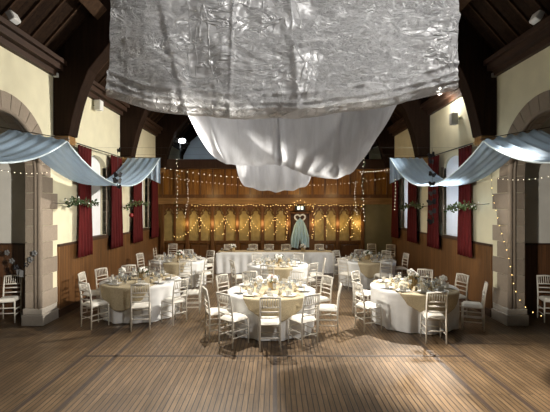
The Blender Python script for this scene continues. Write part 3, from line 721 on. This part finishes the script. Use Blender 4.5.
# tableware prototypes
def proto(name, mb, m, smooth=True): 
    me = mb.mesh(name); me.materials.append(m)
    if smooth: me.polygons.foreach_set('use_smooth', [True]*len(me.polygons))
    return me
P_plate = proto('dinner_plate', MB().lathe([(0,.004),(.075,.004),(.09,.006),(.132,.020),(.135,.023),(.13,.022),(.09,.011),(.07,.009),(0,.009)], 28), M['porcelain'])
P_wine = proto('wine_glass', MB().lathe([(0,0),(.033,0),(.034,.003),(.006,.008),(.0045,.04),(.0045,.085),(.012,.095),(.03,.115),(.037,.145),(.036,.17),(.031,.20),(.0295,.20),(.034,.17),(.035,.145),(.028,.117),(0,.10)], 14), M['glass'])
P_tumb = proto('water_tumbler', MB().lathe([(0,0),(.029,0),(.034,.10),(.0325,.10),(.028,.006),(0,.006)], 14), M['glass'])
nb_ = MB()
for k in range(5): nb_.prism([(-.05+.02*k-.008,.0),(-.05+.02*k+.008,.0),(-.065+.03*k+.010,.085),(-.065+.03*k-.010,.085)], 'y', -.010+.006*(k % 2), .012+.006*(k % 2))
nb_.box(-.06,.06,-.014,.02,0,.018)
P_nap = proto('folded_napkin', nb_, M['napkin'], False)
P_favour = proto('favour_bag', MB().lathe([(0,0),(.028,0),(.036,.02),(.032,.045),(.012,.06),(.026,.078),(.0,.07)], 10), M['hess'])
P_knife = proto('table_knife', MB().box(-.007,.007,-.11,-.02,0,.006).box(-.009,.008,-.02,.11,.001,.004), M['cutlery'], False)
P_fork = proto('table_fork', MB().box(-.005,.005,-.10,.04,0,.005).box(-.012,.012,.04,.055,0,.004).box(-.012,-.006,.055,.10,0,.004).box(-.003,.003,.055,.10,0,.004).box(.006,.012,.055,.10,0,.004), M['cutlery'], False)
def inst(name, me, loc, rz, label, cat, group):
    o = bpy.data.objects.new(name, me); COL.objects.link(o); o.location = loc; o.rotation_euler = (0,0,rz); return tag(o, label, cat, group)
def flower_mb(green, white, pink, c, rad, h):
    for i in range(26):
        d = rv(); d.z = abs(d.z)*.9+.15; q = Vector(c)+Vector((d.x*rad, d.y*rad, d.z*h)); leaf(green, Vector(c)+Vector((d.x,d.y,d.z))*rad*.4, d, rad*.9, rv()); 
        if i % 2 == 0: white.ball(Vector(c).lerp(q, .85), rad*.30, 7, 5)
        elif i % 7 == 1: pink.ball(q, rad*.28, 7, 5)
def centrepiece(x, y, z, label, s=1.0, dome=False, rose=False):
    e = tag(empty('flower_centrepiece', (x,y,z)), label, 'flower arrangement', 'flower arrangements on the tables')
    MB().lathe([(0,0),(.075*s,0),(.08*s,.02*s),(.08*s,.13*s),(.07*s,.14*s),(.06*s,.13*s),(0,.12*s)], 16).build('hessian_jar', M['hessj'], e, True)
    g_, w_, p_ = MB(), MB(), MB(); flower_mb(g_, w_, p_, (0,0,.13*s), .12*s, .14*s)
    g_.build('greenery', M['leaf'], e, fix=False); w_.build('white_blooms', M['petal'], e, True)
    (p_ if rose else MB().ball((.05*s,0,.2*s), .03*s)).build('pink_blooms', M['pink'], e, True)
    return e
def posy(x, y, z, label, h=.20, body='porcelain'):
    e = tag(empty('flower_vase', (x,y,z)), label, 'vase')
    MB().lathe([(0,0),(.04,0),(.05,.03),(.05,h*.5),(.028,h*.75),(.034,h*.8),(.026,h*.79),(0,h*.7)], 14).build('vase', M[body], e, True)
    b = MB()
    for k in range(6):
        a = k*PI/3; b.ball((.05*math.cos(a), .05*math.sin(a), h+.03*(k % 2)), .038, 8, 6)
    b.ball((0,0,h+.05), .04, 8, 6); b.build('white_bloom', M['petal'], e, True)
    MB().tube([(0,0,h*.6),(0,0,h)], .008, 6).build('stalk', M['leaf'], e)
    return e
def candle(x, y, z, label):
    e = tag(empty('candle_holder', (x,y,z)), label, 'candle')
    MB().lathe([(0,0),(.03,0),(.036,.06),(.034,.06),(.028,.006),(0,.006)], 12).build('glass_cup', M['glass'], e, True)
    MB().lathe([(.0,.008),(.022,.008),(.022,.03),(0,.032)], 10).build('wax', M['petal'], e, True)

def wrap(px, py, R, ztop, lift, amp, phase):
    rho = math.hypot(px, py)
    if rho <= R-.02: return (px, py, ztop+lift)
    th = math.atan2(py, px); ex = rho-(R-.02)
    f = amp*math.sin(th*17+phase)*min(1, ex*3)
    rr = R-.02+min(ex, .03)*.9+f+lift*1.2
    return (rr*math.cos(th), rr*math.sin(th), ztop+lift-max(0, ex-.012))
for ti, (tn, cx, cy, angs, extra, rw, rdir, hang) in enumerate(TABLES):
    t = tag(empty('round_table', (cx,cy,0)), f'round table hidden under white linen, the {tn}', 'table')
    MB().lathe([(0,.70),(RT-.03,.70),(RT-.02,.71),(RT-.02,ZT-.012),(0,ZT-.012)], 40).build('tabletop', M['tabletop'], t)
    for k in range(4):
        a = PI/4+k*PI/2; MB().tube([(.45*math.cos(a),.45*math.sin(a),.70),(.55*math.cos(a),.55*math.sin(a),0)], .018, 8).build('leg', M['black'], t, True)
    ph = ti*1.3
    def cl(u, v, ph=ph):
        th = 2*PI*u
        if v < .3:
            r = (RT-.01)*v/.3; return (r*math.cos(th), r*math.sin(th), ZT)
        w = (v-.3)/.7; drop = w*(ZT-.015)
        f = (.030*math.sin(th*13+ph)+.022*math.sin(th*7+2.1*ph)+.010*math.sin(th*23+ph))*min(1, w*1.6)
        r = RT-.004+.008*math.sin(min(1, w*8)*PI)-.055*w+f*.85
        r = min(r, RT+.004+.012*w)
        return (r*math.cos(th), r*math.sin(th), ZT-drop)
    o = MB().grid(cl, 160, 26, True).build('tablecloth', M['cloth'], None, True); o.location = (cx,cy,0)
    tag(o, f'floor-length white cloth on the {tn}', 'tablecloth', 'white round tablecloths')
    ca, sa = math.cos(math.radians(rdir)), math.sin(math.radians(rdir))
    def rn(u, v, ph=ph, rw=rw, hang=hang, ca=ca, sa=sa):
        a = (v-.5)*2; b = (u-.5)*2*rw
        # the strip's ends follow the table edge and then hang
        L = math.sqrt(max(.01, (RT-.02)**2-b*b))+hang*(1-.35*(b/rw)**2)
        a *= L
        px, py = a*ca-b*sa, a*sa+b*ca
        return wrap(px, py, RT+.012, ZT, .006, .010, ph*2)
    o = MB().grid(rn, 40, 90).build('hessian_runner', M['hess'], None, True, solid=.003, fix=False); o.location = (cx,cy,0)
    tag(o, f'gold hessian runner laid over the {tn}', 'table runner', 'hessian runners')
    for a in angs:
        r = 1.10; th = math.radians(a)
        chair(cx+r*math.cos(th), cy+r*math.sin(th), th+PI/2+random.uniform(-.10,.10), f'white spindle-back chair {sect(a)} of the {tn}')
    zt = ZT+.011
    for a in angs+extra:
        th = math.radians(a); dx, dy = math.cos(th), math.sin(th); rz = th+PI/2; sc = sect(a); tx, ty = -dy, dx
        sk = {(1,151):('wine_glass','favour_bag'), (0,144):('water_tumbler',)}.get((ti, a), ())
        def at(r, s): return (cx+dx*r+tx*s, cy+dy*r+ty*s, zt)
        inst('dinner_plate', P_plate, at(.66,0), rz, f'white dinner plate {sc} of the {tn}', 'plate', 'dinner plates')
        q = at(.655,0); inst('folded_napkin', P_nap, (q[0],q[1],zt+.012), rz+random.uniform(-.3,.3), f'folded beige napkin {sc} of the {tn}', 'napkin', 'folded napkins')
        if 'wine_glass' not in sk: inst('wine_glass', P_wine, at(.45,.07), rz, f'stemmed wine glass {sc} of the {tn}', 'wine glass', 'wine glasses')
        if 'water_tumbler' not in sk: inst('water_tumbler', P_tumb, at(.39,-.03), rz, f'clear tumbler {sc} of the {tn}', 'glass', 'water tumblers')
        if cy < 9:
            inst('table_knife', P_knife, at(.665,.17), rz, f'table knife {sc} of the {tn}', 'knife', 'table knives')
            inst('table_fork', P_fork, at(.665,-.17), rz, f'table fork {sc} of the {tn}', 'fork', 'table forks')
        if 'favour_bag' not in sk: inst('favour_bag', P_favour, at(.49,-.10), rz, f'little hessian favour bag {sc} of the {tn}', 'favour bag', 'favour bags')
    centrepiece(cx+.02, cy+.02, zt, f'hessian-wrapped jar of flowers in the middle of the {tn}', 1.0, rose=(ti == 0))
    for k, nm in ((0,'beside the flowers, right'),(1,'beside the flowers, left')):
        candle(cx+(.24 if k == 0 else -.24), cy-.05, zt, f'tealight in a glass cup {nm} of centre on the {tn}')
zt = ZT+.011
posy(-3.46, 9.06, zt, 'white vase of white flowers at the wall edge of the left front table', .17)
posy(2.72, 8.0, zt, 'tall brown bottle of white flowers on the right front table', .30, 'hessj')
posy(3.48, 8.27, zt, 'small white posy vase near the wall edge of the right front table', .13)
posy(-.32, 8.15, zt, 'small white posy vase behind the flowers on the centre front table', .13)

# chairs standing by themselves
chair(-5.56, 8.35, PI+.25, 'white chair alone through the left arch against the dark dado')
chair(5.75, 8.35, PI-.25, 'white chair alone through the right arch against the dark dado')
chair(-4.45, 15.5, -PI/2, 'spare white chair side-on against the left wall by the screen')
chair(-4.02, 15.5, PI, 'spare white chair with its back to the screen, left corner')
chair(3.80, 15.5, PI, 'spare white chair before the olive panel of the screen')
chair(4.36, 15.25, PI-.5, 'spare white chair in the dark right corner by the screen')

# head table
HT = tag(empty('head_table', (0,14.6,0)), 'long head table under white cloth before the timber screen', 'table')
MB().box(-2.08,2.08,-.36,.36,.70,ZT-.012).build('tabletop', M['tabletop'], HT)
for x in (-1.9,1.9):
    for y in (-.28,.28): MB().tube([(x,y,0),(x,y,.70)], .018, 8).build('leg', M['black'], HT, True)
def sup(th, a, b, n=8):
    c_, s_ = math.cos(th), math.sin(th); return (a*math.copysign(abs(c_)**(2/n), c_), b*math.copysign(abs(s_)**(2/n), s_))
def hc(u, v):
    # perimeter walked evenly so the pleats keep one width
    P = 4*(2.1+.38); s = u*P; a, b = 2.1, .38
    if s < 2*a: x, y, k = -a+s, -b, 0
    elif s < 2*a+2*b: x, y, k = a, -b+(s-2*a), 1
    elif s < 4*a+2*b: x, y, k = a-(s-2*a-2*b), b, 2
    else: x, y, k = -a, b-(s-4*a-2*b), 3
    if v < .25:
        q = v/.25; return (x*q, y*q, ZT)
    w = (v-.25)/.75
    f = (.028*math.sin(s*21)+.02*math.sin(s*9.3+1))*min(1, w*1.6)
    cx_ = max(-2.06, min(2.06, x)); fl_ = .05*w+f
    nx, ny = {0:(0,-1),1:(1,0),2:(0,1),3:(-1,0)}[k]
    ex = 1.6 if k in (1,3) else 1.0
    return (x+nx*fl_*ex*1.3, y+ny*fl_, ZT-w*(ZT-.015))
o = MB().grid(hc, 420, 18, True).build('tablecloth', M['cloth'], None, True); o.location = (0,14.6,0)
tag(o, 'long pleated white cloth over the head table', 'tablecloth')
o = MB().grid(lambda u, v: (-2.07+4.14*u, -.30+.6*v, ZT+.006+.002*math.sin(u*60)), 80, 8).build('hessian_runner', M['hess'], None, True, solid=.003, fix=False); o.location = (0,14.6,0)
tag(o, 'long hessian runner along the head table', 'table runner')
hx = [-1.80,-.85,-.23,.42,1.72]
hn = ['first from the left', 'second from the left', 'third from the left', 'fourth from the left', 'at the right end']
for x, nm in zip(hx, hn):
    chair(x, 15.32, PI, f'white chair behind the head table, {nm}')
    z2 = ZT+.012
    inst('dinner_plate', P_plate, (x,14.78,z2), 0, f'white dinner plate on the head table, place {nm}', 'plate', 'dinner plates')
    inst('folded_napkin', P_nap, (x,14.78,z2+.012), 0, f'folded beige napkin on the head table, place {nm}', 'napkin', 'folded napkins')
    inst('wine_glass', P_wine, (x+.16,14.6,z2), 0, f'stemmed wine glass on the head table, place {nm}', 'wine glass', 'wine glasses')
    inst('water_tumbler', P_tumb, (x-.14,14.6,z2), 0, f'clear tumbler on the head table, place {nm}', 'glass', 'water tumblers')
centrepiece(-1.52, 14.45, ZT+.012, 'low green and white arrangement at the left of the head table', 1.0)
centrepiece(1.02, 14.45, ZT+.012, 'low dark green arrangement in front of the blue drape', 1.0)

# ------------------------------------------------------------------ fairy lights
bw = MB().ball((0,0,0), 1, 6, 4); 
ME_W = proto('bulb', bw, M['bulb_warm']); ME_C = proto('bulb', bw, M['bulb_white'])
def lights(name, pts, spacing, r, label, warm=True, leaves=None, wob=0.0, cable=.002):
    pts = [Vector(p) for p in pts]; base = pts[0].copy(); e = tag(empty(name, base), label, 'string lights', 'fairy light strings')
    MB().tube([p-base for p in pts], cable, 5).build('cable', M['cable'], e, True)
    acc = 0; out = []
    for a, b in zip(pts, pts[1:]):
        L = (b-a).length; t = -acc
        while t+spacing <= L:
            t += spacing; out.append(a.lerp(b, t/L)+(rv()*wob if wob else Vector((0,0,-.008))))
        acc = L-t
    for q in out[:100]:
        o = bpy.data.objects.new('bulb', ME_W if warm else ME_C); COL.objects.link(o); o.parent = e; o.location = q-base; o.scale = (r,r,r)
    if leaves:
        mb = MB()
        for q in out:
            for k in range(leaves): leaf(mb, q-base+rv()*.03, rv(), .07, rv())
        mb.build('foliage', M['darkleaf'], e, fix=False)
    return e
def sag(a, b, s, n=12):
    a, b = Vector(a), Vector(b); return [a.lerp(b, k/n)-Vector((0,0,s*4*(k/n)*(1-k/n))) for k in range(n+1)]
YF = YB-.13
# swags over the screen
L1 = [(-4.1,YF,1.25)]+sag((-4.1,YF,1.25),(-3.0,YF,2.0),.35)[1:]
for a, b in ((-3.0,-2.0),(-2.0,-1.0),(-1.0,0.0)): L1 += sag((a,YF,2.0),(b,YF,2.0),.58)[1:]
L1 += sag((0,YF,2.0),(.5,YF,1.5),.05)[1:]
lights('fairy_light_swag', L1, .12, .0085, 'warm fairy lights looped across the screen to the left of its door')
L2 = sag((1.5,YF,1.75),(2.0,YF,2.05),.06)
L2 += sag((2.0,YF,2.05),(3.0,YF,2.0),.62)[1:]; L2 += sag((3.0,YF,2.0),(3.48,YF,1.35),.08)[1:]
lights('fairy_light_swag', L2, .11, .0085, 'warm fairy lights looped across the screen to the right of its door')
lights('fairy_light_swag', [(.46,YF,1.0),(.44,YF,1.6),(.47,YF,2.2),(.6,YF,2.45),(1.0,YF,2.58),(1.4,YF,2.45),(1.54,YF,2.2),(1.52,YF,1.6),(1.5,YF,1.1)], .10, .008, 'warm fairy lights framing the screen door', wob=.05)
L3 = []
for k in range(8): L3 += sag((-3.4+k*.48,YF-.03,2.46),(-3.4+(k+1)*.48,YF-.03,2.46),.05,6)[(1 if k else 0):]
lights('fairy_light_swag', L3, .11, .008, 'warm fairy lights along the screen cornice, left part', wob=.025)
L4 = []
for k in range(8): L4 += sag((.45+k*.39,YF-.03,2.46),(.45+(k+1)*.39,YF-.03,2.46),.05,6)[(1 if k else 0):]
lights('fairy_light_swag', L4, .11, .008, 'warm fairy lights along the screen cornice, right part', wob=.025)
for (x, a, b, nm) in ((-3.0,2.0,1.3,'first'),(-2.0,2.0,1.2,'second'),(-1.0,2.0,1.2,'third'),(0.02,2.0,1.2,'fourth'),(2.0,2.05,1.1,'fifth'),(3.05,2.0,1.1,'sixth')):
    lights('fairy_light_drop', [(x,YF-.02,a),(x+.05,YF-.02,(a+b)/2),(x-.03,YF-.02,b)], .11, .008, f'short warm light drop on the screen, {nm} from the left', wob=.06)
# upper strings in front of the gallery
lights('bulb_string', sag((-4.5,15.6,3.92),(-1.1,15.6,3.50),.06), .22, .012, 'white bulbs strung high across the gallery front, upper line on the left', False)
lights('bulb_string', sag((-4.55,15.7,3.56),(-1.1,15.7,3.2),.03), .17, .008, 'tiny white bulbs across the gallery front, lower line on the left', False)
lights('bulb_string', sag((1.2,15.7,3.22),(4.4,15.6,3.52),.08), .17, .008, 'tiny white bulbs across the gallery front, lower line on the right', False)
lights('bulb_string', sag((2.9,14.0,3.60),(4.05,12.2,3.62),.05), .12, .010, 'white bulbs from the gallery to the right blue drape', False)
lights('light_drop', [(-3.44,15.7,3.56),(-3.42,15.7,2.7),(-3.52,15.7,1.9)], .10, .009, 'vertical drop of white lights on the left end of the screen', False, wob=.03)
lights('light_drop', [(-3.02,12.3,3.97),(-3.0,12.3,3.0),(-3.03,12.3,1.95)], .12, .008, 'dark leafy drop with white lights left of the screen', False, leaves=2, wob=.02)
lights('light_drop', [(2.72,12.3,3.97),(2.68,12.3,3.0),(2.75,12.3,1.85)], .12, .008, 'dark leafy drop with white lights right of the screen', False, leaves=2, wob=.03)
lights('light_drop', [(3.16,15.7,3.45),(3.14,15.7,2.6),(3.2,15.7,2.0)], .10, .009, 'vertical drop of white lights on the right end of the screen', False, wob=.03)
lights('light_drop', [(3.62,12.05,3.3),(3.63,12.05,2.8),(3.6,12.05,2.25)], .10, .008, 'short drop of lights below the far tail of the right drape', False)
# arches and pier
lights('bulb_string', sag((-4.6,5.9,3.10),(-4.62,8.2,3.10),.10), .17, .006, 'white bulbs strung across the left transept arch', False)
lights('bulb_string', sag((4.6,5.9,3.0),(4.62,8.3,2.98),.10), .17, .006, 'white bulbs strung across the right transept arch', False)
lights('bulb_string', [(4.62,8.55,3.3),(4.61,8.5,2.7),(4.60,8.2,2.0),(4.66,7.98,1.4),(4.78,7.98,.75),(4.86,7.9,.5),(5.0,7.88,.35),(5.35,7.85,.2)], .17, .0065, 'warm bulbs trailing down the right stone pier', True)

# butterflies on threads
def butterflies(x, y, ztop, zs, label):
    e = tag(empty('butterfly_string', (x,y,ztop)), label, 'hanging decoration')
    MB().tube([(0,0,0),(0,0,min(zs)-ztop-.05)], .003, 5).build('thread', M['cable'], e)
    for k, z in enumerate(zs):
        mb = MB(); s2 = .10*random.uniform(.8,1.2); rot = Matrix.Rotation(random.uniform(-.8,.8), 3, 'Z') @ Matrix.Rotation(random.uniform(-.5,.5), 3, 'Y')
        for sx in (-1, 1):
            vs = [(0,0,.2*s2),(sx*.5*s2,.25*s2,.7*s2),(sx*.95*s2,.35*s2,.5*s2),(sx*.8*s2,.3*s2,.05*s2),(sx*.7*s2,.25*s2,-.45*s2),(sx*.3*s2,.1*s2,-.5*s2),(0,0,-.2*s2)]
            mb.add([rot @ Vector(p)+Vector((0,0,z-ztop)) for p in vs], [tuple(range(7))])
        mb.tube([rot @ Vector((0,0,-.35*s2))+Vector((0,0,z-ztop)), rot @ Vector((0,0,.35*s2))+Vector((0,0,z-ztop))], .006, 5)
        mb.build('butterfly', M['paper'], e, fix=False)
butterflies(3.40, 8.65, 3.66, [3.50,3.36,3.08,2.88,2.68,2.48,2.27,2.07], 'thread of dark paper butterflies before the right blue drape')
butterflies(-3.40, 8.65, 3.66, [3.60,3.07,2.94,2.82], 'thread of dark paper butterflies before the left blue drape')
# paper garland by the left pier
pg = tag(empty('paper_garland', (-4.9,8.0,1.3)), 'drooping garland of dark flowers and small cards at the left pier', 'garland')
gp = [Vector(p)-Vector((-4.9,8.0,1.3)) for p in ((-6.2,8.75,1.62),(-5.75,8.6,1.42),(-5.45,8.4,1.15),(-5.2,8.2,1.08),(-4.95,8.05,1.28),(-4.78,7.98,1.5))]
MB().tube(gp, .004, 5).build('cord', M['cable'], pg)
for k, q in enumerate((.4,1.0,1.6,2.2,2.7,3.1,3.8,4.3,4.9)):
    i = min(int(q), 4); p = gp[i].lerp(gp[i+1], q-i)+Vector((0,-.02,-.02)); mb = MB()
    if k in (4,5): mb.cbox(p+Vector((0,0,-.06)), (.09,.006,.14), Matrix.Rotation(.3*(k-4.5), 3, 'Y')); mb.build('card', M['card'], pg)
    else:
        for a in range(5): mb.ball(p+Vector((.035*math.cos(a*1.256),0,.035*math.sin(a*1.256))), .03, 7, 5, (1,.5,1))
        mb.build('paper_flower', M['card'] if k % 3 else M['paper'], pg, True)

# ------------------------------------------------------------------ lamps and boxes
def flood(x, y, z, sg, label, lens, tilt):
    e = tag(empty('flood_lamp', (x,y,z)), label, 'lamp')
    m = Matrix.Rotation(sg*tilt, 3, 'Y')
    MB().cbox((0,0,0), (.10,.20,.16), m).build('housing', M['white'], e, bevel=.015)
    MB().cbox(m @ Vector((-sg*.054,0,0)), (.012,.17,.13), m).build('lens', lens, e)
    MB().tube([(0,0,.0),(sg*.06,0,.16)], .012, 6).build('bracket', M['wire'], e)
    return e
flood(-4.32, 10.45, 5.40, -1, 'white flood lamp under the left wall plate beside the organza edge', M['white'], .5)
flood(4.32, 10.45, 5.40, 1, 'lit flood lamp under the right wall plate behind the organza edge', M['lamp'], .5)
flood(-4.42, 6.75, 5.58, -1, 'white lamp on the left roof slope nearest the viewpoint', M['white'], .5)
flood(4.42, 6.75, 5.58, 1, 'white lamp on the right roof slope nearest the viewpoint', M['white'], .5)
def wallbox(x, y, z, sg, label, m, s=(.16,.2,.26)):
    e = tag(empty('wall_speaker', (x,y,z)), label, 'speaker')
    MB().cbox((0,0,0), s).build('cabinet', M[m], e, bevel=.015)
    MB().cbox((-sg*(s[0]/2+.004),0,0), (.008,s[1]*.8,s[2]*.82)).build('grille', M['grey'] if m == 'grey' else M['white'], e)
    MB().tube([(0,0,0),(sg*(HW-abs(x)),0,0)], .012, 6).build('bracket', M['wire'], e)
    MB().tube([(0,0,s[2]/2),(sg*.03,0,.45)], .005, 5).build('cable', M['wire'], e)
wallbox(-4.56, 10.35, 5.0, -1, 'white speaker box high on the left wall above the nearer window', 'white')
wallbox(4.56, 10.2, 4.62, 1, 'grey speaker box high on the right wall beneath the lit lamp', 'grey', (.16,.16,.30))
for sg, nm in ((-1,'left'),(1,'right')):
    e = tag(empty('junction_box', (sg*4.62,8.436,5.16)), f'small pale junction box at the top of the {nm} truss post', 'box')
    MB().cbox((0,0,0), (.10,.05,.09)).build('cover', M['white'] if sg < 0 else M['grey'], e, bevel=.01)
e = tag(empty('gallery_lamp', (-3.95,17.0,5.17)), 'bright cool lamp in the dark gallery above the screen', 'lamp')
MB().ball((0,0,0), .12, 12, 8, (1.3,1,.8)).build('lens', M['lampcool'], e, True)
MB().tube([(-.7,.1,.28),(-.45,.1,.05),(-.1,.1,-.08),(.3,.1,-.12)], .05, 8).build('arm', M['black'], e, True)
MB().tube([(-.1,.1,-.08),(-.1,.1,-1.25)], .03, 8).build('stand', M['black'], e, True)

# ------------------------------------------------------------------ light
def point(name, loc, e, col, r=.08):
    l = bpy.data.lights.new(name, 'POINT'); l.energy = e; l.color = col; l.shadow_soft_size = r
    o = bpy.data.objects.new(name, l); o.location = loc; COL.objects.link(o); return o
def spot(name, loc, to, e, col, ang, blend=.5, r=.08):
    l = bpy.data.lights.new(name, 'SPOT'); l.energy = e; l.color = col; l.spot_size = math.radians(ang); l.spot_blend = blend; l.shadow_soft_size = r
    o = bpy.data.objects.new(name, l); o.location = loc; o.rotation_euler = (Vector(to)-Vector(loc)).to_track_quat('-Z','Y').to_euler(); COL.objects.link(o); return o
WARM = (1,.94,.84)
spot('flood_right', (4.22,10.42,5.30), (-3.6,9.6,1.5), 2400, WARM, 104, 1.0, .06)
spot('flood_right_added_down', (4.22,10.42,5.30), (2.8,8.0,.7), 2300, WARM, 37, .8, .06)  # extra downward beam added at the right flood for the front table
spot('flood_left_added_rear', (-4.2,10.42,5.30), (2.8,11.2,.7), 650, WARM, 48, 1.0, .06)  # second beam added at the left flood to brighten the right rear table
spot('flood_right_added_rear', (4.22,10.42,5.30), (.2,15.2,.6), 420, WARM, 50, 1.0, .06)  # another added beam, lifting the head table and screen
point('flood_right_spill', (4.40,10.35,5.08), 20, WARM, .05)
spot('flood_left', (-4.2,10.42,5.30), (2.5,8.0,.8), 110, WARM, 140, .6, .06)
spot('added_roof_light', (-1.45,9.25,6.25), (-.3,5.0,0), 1700, WARM, 62, 1.0, .10)  # added light without a fitting, placed so the swags shade the foreground floor
spot('near_lamp_right', (4.3,6.72,5.45), (-4.5,7.6,2.0), 200, WARM, 110, .7, .06)
spot('added_front_beam', (4.3,6.72,5.45), (2.35,4.8,0), 1800, WARM, 22, 1.0, .06)  # narrow added beam that brightens the right foreground boards
spot('added_floor_beam', (-4.3,6.72,5.45), (3.35,5.45,0), 11000, WARM, 22, .9, .06)  # very strong added beam to lift the floor towards the right
spot('near_lamp_left', (-4.3,6.72,5.45), (3.4,8.4,.7), 1100, WARM, 46, 1.0, .06)
spot('added_sheet_light', (1.9,.9,4.6), (-.1,3.45,3.8), 420, (1,.97,.93), 90, .6, .05)  # added light near the viewpoint to brighten the organza, no fitting
spot('added_sheet_fill', (-1.6,.6,4.4), (0,3.6,4.0), 25, (1,.97,.93), 75, .6, .1)  # weaker added fill on the other side of the organza
spot('added_left_transept_light', (2.6,.2,3.1), (-6.0,8.9,1.9), 2800, WARM, 20, .5, .05)  # invented spot without a fitting, brightening the left transept
spot('added_right_transept_light', (-2.6,.2,3.1), (6.0,8.9,1.9), 1500, WARM, 20, .5, .05)  # matching invented spot for the right transept
spot('gallery_lamp_light', (-3.95,17.1,5.1), (-3.6,20,5.0), 150, (.80,.90,1), 40, .5, .1)
for x in (-3.5,-2.5,-1.5,-.5,.5,1.5,2.5,3.3): point('fairy_glow', (x,YF-.05,1.7), 3.2, (1,.66,.26), .12)
for x in (-2.6,-1,1,2.4): point('cornice_glow', (x,YF-.9,2.9), 9.0, (1,.68,.30), .1)
for (yc, wd) in WINS:
    l = bpy.data.lights.new('dusk_daylight', 'AREA'); l.shape = 'RECTANGLE'; l.size = wd; l.size_y = 1.9; l.energy = 26; l.color = (.80,.88,1)
    o = bpy.data.objects.new('dusk_daylight', l); o.location = (HW+.8, yc, 2.6); o.rotation_euler = (PI/2,0,PI/2); COL.objects.link(o)
w = bpy.data.worlds.new('World'); S.world = w; w.use_nodes = True
w.node_tree.nodes['Background'].inputs[0].default_value = (.10,.13,.2,1); w.node_tree.nodes['Background'].inputs[1].default_value = .2

# ------------------------------------------------------------------ camera
cd = bpy.data.cameras.new('camera'); cd.sensor_width = 36; cd.lens = 400/550*36; cd.clip_end = 100
cam = bpy.data.objects.new('camera', cd); cam.location = (0,0,2.4); cam.rotation_euler = (PI/2,0,0); COL.objects.link(cam); S.camera = cam
S.view_settings.view_transform = 'Standard'; S.view_settings.look = 'None'; S.view_settings.gamma = 1; S.view_settings.use_curve_mapping = False
S.view_settings.exposure = .6
